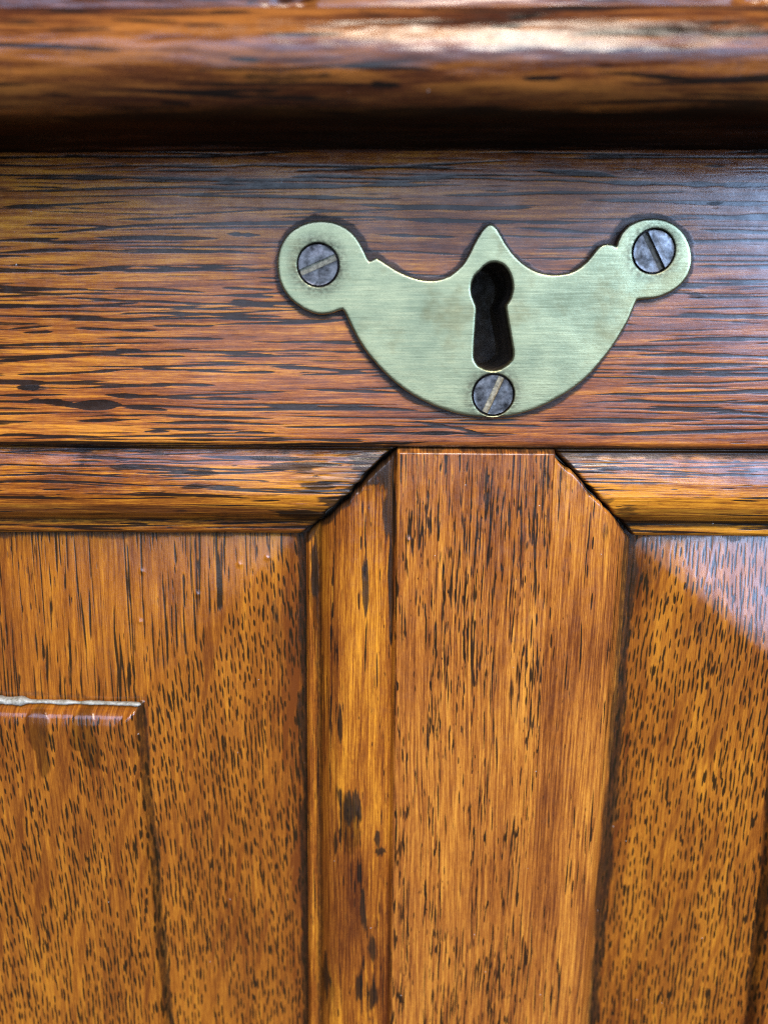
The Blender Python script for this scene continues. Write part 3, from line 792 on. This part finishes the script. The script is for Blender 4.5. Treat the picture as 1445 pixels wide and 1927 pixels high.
# bead of old putty squeezed out along the top of the left field
def putty(parent):
    me = bpy.data.meshes.new("putty_bead"); bm = bmesh.new()
    xa, xb = -XW, P(264, 1330, 4)[0]
    n = 330; rings = []
    for i in range(n):
        f = i / (n - 1); x = xa + (xb - xa) * f
        r = 0.72 * (0.5 + 1.0 * float(fbm(x * 0.35, 3.3, 91, 4))) * min(1, ((1 - f) * 60) ** 0.5 + 0.15)
        r *= 0.55 + 0.45 * float(sstep(0.15, 0.4, vnoise(x * 0.16, 9.1, 92)))
        zc = FT_L.z(x) + 1.05 + 0.5 * (float(fbm(x * 0.2, 8.8, 93, 3)) - 0.5); yc = 4.7
        rings.append([bm.verts.new((x / 1000, (yc + 1.5 * r * math.cos(a) * (0.8 + 0.4 * float(vnoise(x * 1.5, a, 94)))) / 1000, (zc + r * math.sin(a)) / 1000)) for a in np.linspace(0, 2 * math.pi, 11)[:-1]])
    for a, b in zip(rings, rings[1:]):
        for k in range(10): bm.faces.new((a[k - 1], a[k], b[k], b[k - 1]))
    bm.faces.new(rings[0]); bm.faces.new(rings[-1])
    bmesh.ops.recalc_face_normals(bm, faces=bm.faces)
    for f in bm.faces: f.smooth = True
    bm.to_mesh(me); bm.free()
    mesh_object("putty_bead", me, [M_PUTTY], parent, "pale grey putty squeezed along the field's top edge")
putty(pl)

# ------------------------------------------------------------------ brass escutcheon and its screws
SC_MM = [(P(x, y, PLATE_Y), r * (P(x + 1, y, PLATE_Y)[0] - P(x, y, PLATE_Y)[0])) for (x, y, r, a, m) in SCREWS]
M_BRASS = brass_material([(c, r) for c, r in SC_MM])
THICK, BEV = 2.2, 0.45
def densify(pts, n=3, sharp=()):
    """Catmull-Rom through the traced points, keeping the nicks sharp"""
    out = []; N = len(pts); pts = [np.array(p) for p in pts]
    for i in range(N):
        p0, p1, p2, p3 = pts[i - 1], pts[i], pts[(i + 1) % N], pts[(i + 2) % N]
        m1 = (p2 - p0) / 2; m2 = (p3 - p1) / 2
        if i in sharp: m1 = (p2 - p1) * 0.8
        if (i + 1) % N in sharp: m2 = (p2 - p1) * 0.8
        for k in range(n):
            t = k / n
            h = (2 * t**3 - 3 * t**2 + 1) * p1 + (t**3 - 2 * t**2 + t) * m1 + (-2 * t**3 + 3 * t**2) * p2 + (t**3 - t**2) * m2
            out.append(tuple(h + np.array([RNG.normal(0, 0.012), RNG.normal(0, 0.012)])))
    return out
nick = [k for k, p in enumerate(OUT) if min(math.hypot(p[0] - (480 + x / 1.68), p[1] - (380 + y / 1.68)) for x, y in ((1142, 139), (1208, 311), (276, 341), (362, 185), (384, 174))) < 1]
def offset(pts, d):
    """move a counter-clockwise contour to its left by d"""
    p = np.array(pts); a = np.roll(p, 1, 0); b = np.roll(p, -1, 0)
    e1 = p - a; e2 = b - p
    n1 = np.stack([-e1[:, 1], e1[:, 0]], 1) / np.maximum(np.linalg.norm(e1, axis=1), 1e-9)[:, None]
    n2 = np.stack([-e2[:, 1], e2[:, 0]], 1) / np.maximum(np.linalg.norm(e2, axis=1), 1e-9)[:, None]
    n = n1 + n2; n /= np.maximum(np.linalg.norm(n, axis=1), 1e-6)[:, None]
    c = np.clip((n * n1).sum(1), 0.6, 1)
    return p + n * (d / c)[:, None]

def ccw(pts, want):
    p = np.array(pts); area = np.sum(p[:, 0] * np.roll(p[:, 1], -1) - np.roll(p[:, 0], -1) * p[:, 1])
    return p if (area > 0) == want else p[::-1]

from mathutils.geometry import delaunay_2d_cdt
contours = [ccw(densify(OUT_MM, 4, nick), True), ccw(densify(KEY_MM, 3), False)]
for c, r in SC_MM:
    contours.append(ccw([(c[0] + r * 1.02 * math.cos(a), c[2] + r * 1.02 * math.sin(a)) for a in np.linspace(0, 2 * math.pi, 49)[:-1]], False))
def dish(x, z):                                                  # hand-filed, never quite flat
    return 0.55 * (fbm(x * 0.045, z * 0.045, 95, 2) - 0.5) + 0.05 * (fbm(x * 0.2, z * 0.3, 96, 3) - 0.5)
bm = bmesh.new()
def ring_verts(pts, depth):
    return [bm.verts.new((x / 1000, (PLATE_Y + depth + (dish(x, z) if depth < 1 else 0)) / 1000, z / 1000)) for x, z in pts]
inner = []
for k, cpts in enumerate(contours):
    bev = BEV if k < 2 else 0.22
    levels = [(0.0, THICK), (0.0, bev)] + [(bev * (1 - math.cos(q)), bev * (1 - math.sin(q))) for q in (0.4, 0.8, 1.2, 1.5)]
    rings = [ring_verts(offset(cpts, o), dpt) for o, dpt in levels]
    for a, b in zip(rings, rings[1:]):
        for q in range(len(cpts)): bm.faces.new((a[q - 1], a[q], b[q], b[q - 1]))
    inner.append(offset(cpts, levels[-1][0]))
pts2, edges = [], []
for c in inner:
    n0 = len(pts2); pts2 += [Vector(p) for p in c]
    edges += [(n0 + q, n0 + (q + 1) % len(c)) for q in range(len(c))]
for c in inner:                                                  # a second row keeps the shading of the rim tight
    pts2 += [Vector(p) for p in offset(c, 0.35)]
gx, gz = np.meshgrid(np.arange(min(p[0] for p in OUT_MM), max(p[0] for p in OUT_MM), 1.3), np.arange(min(p[1] for p in OUT_MM), max(p[1] for p in OUT_MM), 1.3))
gd = np.maximum(poly_dist(gx, gz, inner[0]), np.max([-poly_dist(gx, gz, c) for c in inner[1:]], 0))
pts2 += [Vector((x, z)) for x, z in zip(gx[gd < -0.9], gz[gd < -0.9])]
vo, eo, fo, *_ = delaunay_2d_cdt(pts2, edges, [], 0, 1e-5)
vc = np.array([(v.x, v.y) for v in vo])
cen = np.array([vc[list(f)].mean(0) for f in fo])
cd = np.maximum(poly_dist(cen[:, 0], cen[:, 1], inner[0]), np.max([-poly_dist(cen[:, 0], cen[:, 1], c) for c in inner[1:]], 0))
flat = [bm.verts.new((x / 1000, (PLATE_Y + dish(x, z)) / 1000, z / 1000)) for x, z in vc]
for f, d in zip(fo, cd):
    if d < 0: bm.faces.new([flat[q] for q in f])
bmesh.ops.delete(bm, geom=[v for v in flat if not v.link_faces], context='VERTS')
bmesh.ops.remove_doubles(bm, verts=bm.verts, dist=2e-6)
bmesh.ops.recalc_face_normals(bm, faces=bm.faces)
bm.normal_update()
if sum(f.normal.y * f.calc_area() for f in bm.faces if abs(f.normal.y) > 0.9) > 0: bmesh.ops.reverse_faces(bm, faces=bm.faces)
bm.normal_update()
for f in bm.faces:
    f.smooth = True
    f.material_index = 1 if f.normal.y > -0.25 else 0
me = bpy.data.meshes.new("escutcheon")
bm.to_mesh(me); bm.free()
M_PATINA = rough_metal("brass_patina", (0.035, 0.026, 0.014), (0.13, 0.10, 0.05), 0.6, 0.5, 0.8)
plate = mesh_object("escutcheon", me, [M_BRASS, M_PATINA], chest, "crescent shaped greenish brass keyhole plate fixed with three slotted screws")


def screw(c, r, ang, slot_mat, parent, lift):
    me = bpy.data.meshes.new("screw"); bm = bmesh.new()
    a0 = math.radians(ang); r = r * 0.95; hw = r * 0.155
    ux, uz = math.cos(a0), math.sin(a0)
    def vert(s_, t_, y): return bm.verts.new(((c[0] + s_ * ux - t_ * uz) / 1000, y / 1000, (c[2] + s_ * uz + t_ * ux) / 1000))
    top = PLATE_Y - lift
    for sg in (-1, 1):
        th = math.asin(hw / r)
        arc = np.linspace(th, math.pi - th, 25)
        outline = [(r * math.cos(q), sg * r * math.sin(q)) for q in arc]
        cen = np.mean(outline, 0)
        nz = [RNG.normal(0, 0.02) for _ in outline]
        def ring(s_, y, dome=False):
            out = []
            for (x, z), jj in zip(outline, nz):
                xx, zz = cen[0] + (x - cen[0]) * s_, cen[1] + (z - cen[1]) * s_
                out.append(vert(xx, zz, y + (0.10 * ((xx * xx + zz * zz) / r / r) if dome else 0) + (jj * 0.6 if dome else 0)))
            return out
        rings = [ring(1.0, top + 1.5), ring(1.0, top + 0.22), ring(0.985, top + 0.10), ring(0.955, top + 0.02, True), ring(0.6, top - 0.02, True)]
        for a, b in zip(rings, rings[1:]):
            for k in range(len(outline)): bm.faces.new((a[k - 1], a[k], b[k], b[k - 1]))
        bm.faces.new(rings[-1])
    for f in bm.faces: f.material_index = 0
    # floor of the slot, packed with dirt
    L = math.sqrt(r * r - hw * hw) * 0.99; pts = []
    rows = []
    for i in range(13):
        q = -L + 2 * L * i / 12
        rows.append([vert(q, hw * w_, top + 0.72 + RNG.normal(0, 0.05) - 0.05 * (1 - w_ * w_)) for w_ in (-1.02, -0.4, 0.4, 1.02)])
    for a, b in zip(rows, rows[1:]):
        for k in range(3): f = bm.faces.new((a[k], a[k + 1], b[k + 1], b[k])); f.material_index = 1
    bmesh.ops.recalc_face_normals(bm, faces=bm.faces)
    bm.faces.ensure_lookup_table()
    for f in bm.faces:
        f.smooth = True
        if f.material_index == 1 and f.normal.y > 0: f.normal_flip()
    for e_ in bm.edges:
        if len(e_.link_faces) == 2 and e_.calc_face_angle(0) > 0.6: e_.smooth = False
    bm.to_mesh(me); bm.free()
    return mesh_object("screw", me, [M_IRON, slot_mat], parent)

for (c, r), (x, y, rp, ang, sm), lf_ in zip(SC_MM, SCREWS, (0.10, 0.0, 0.05)):
    screw(c, r, ang, sm, plate, lf_)
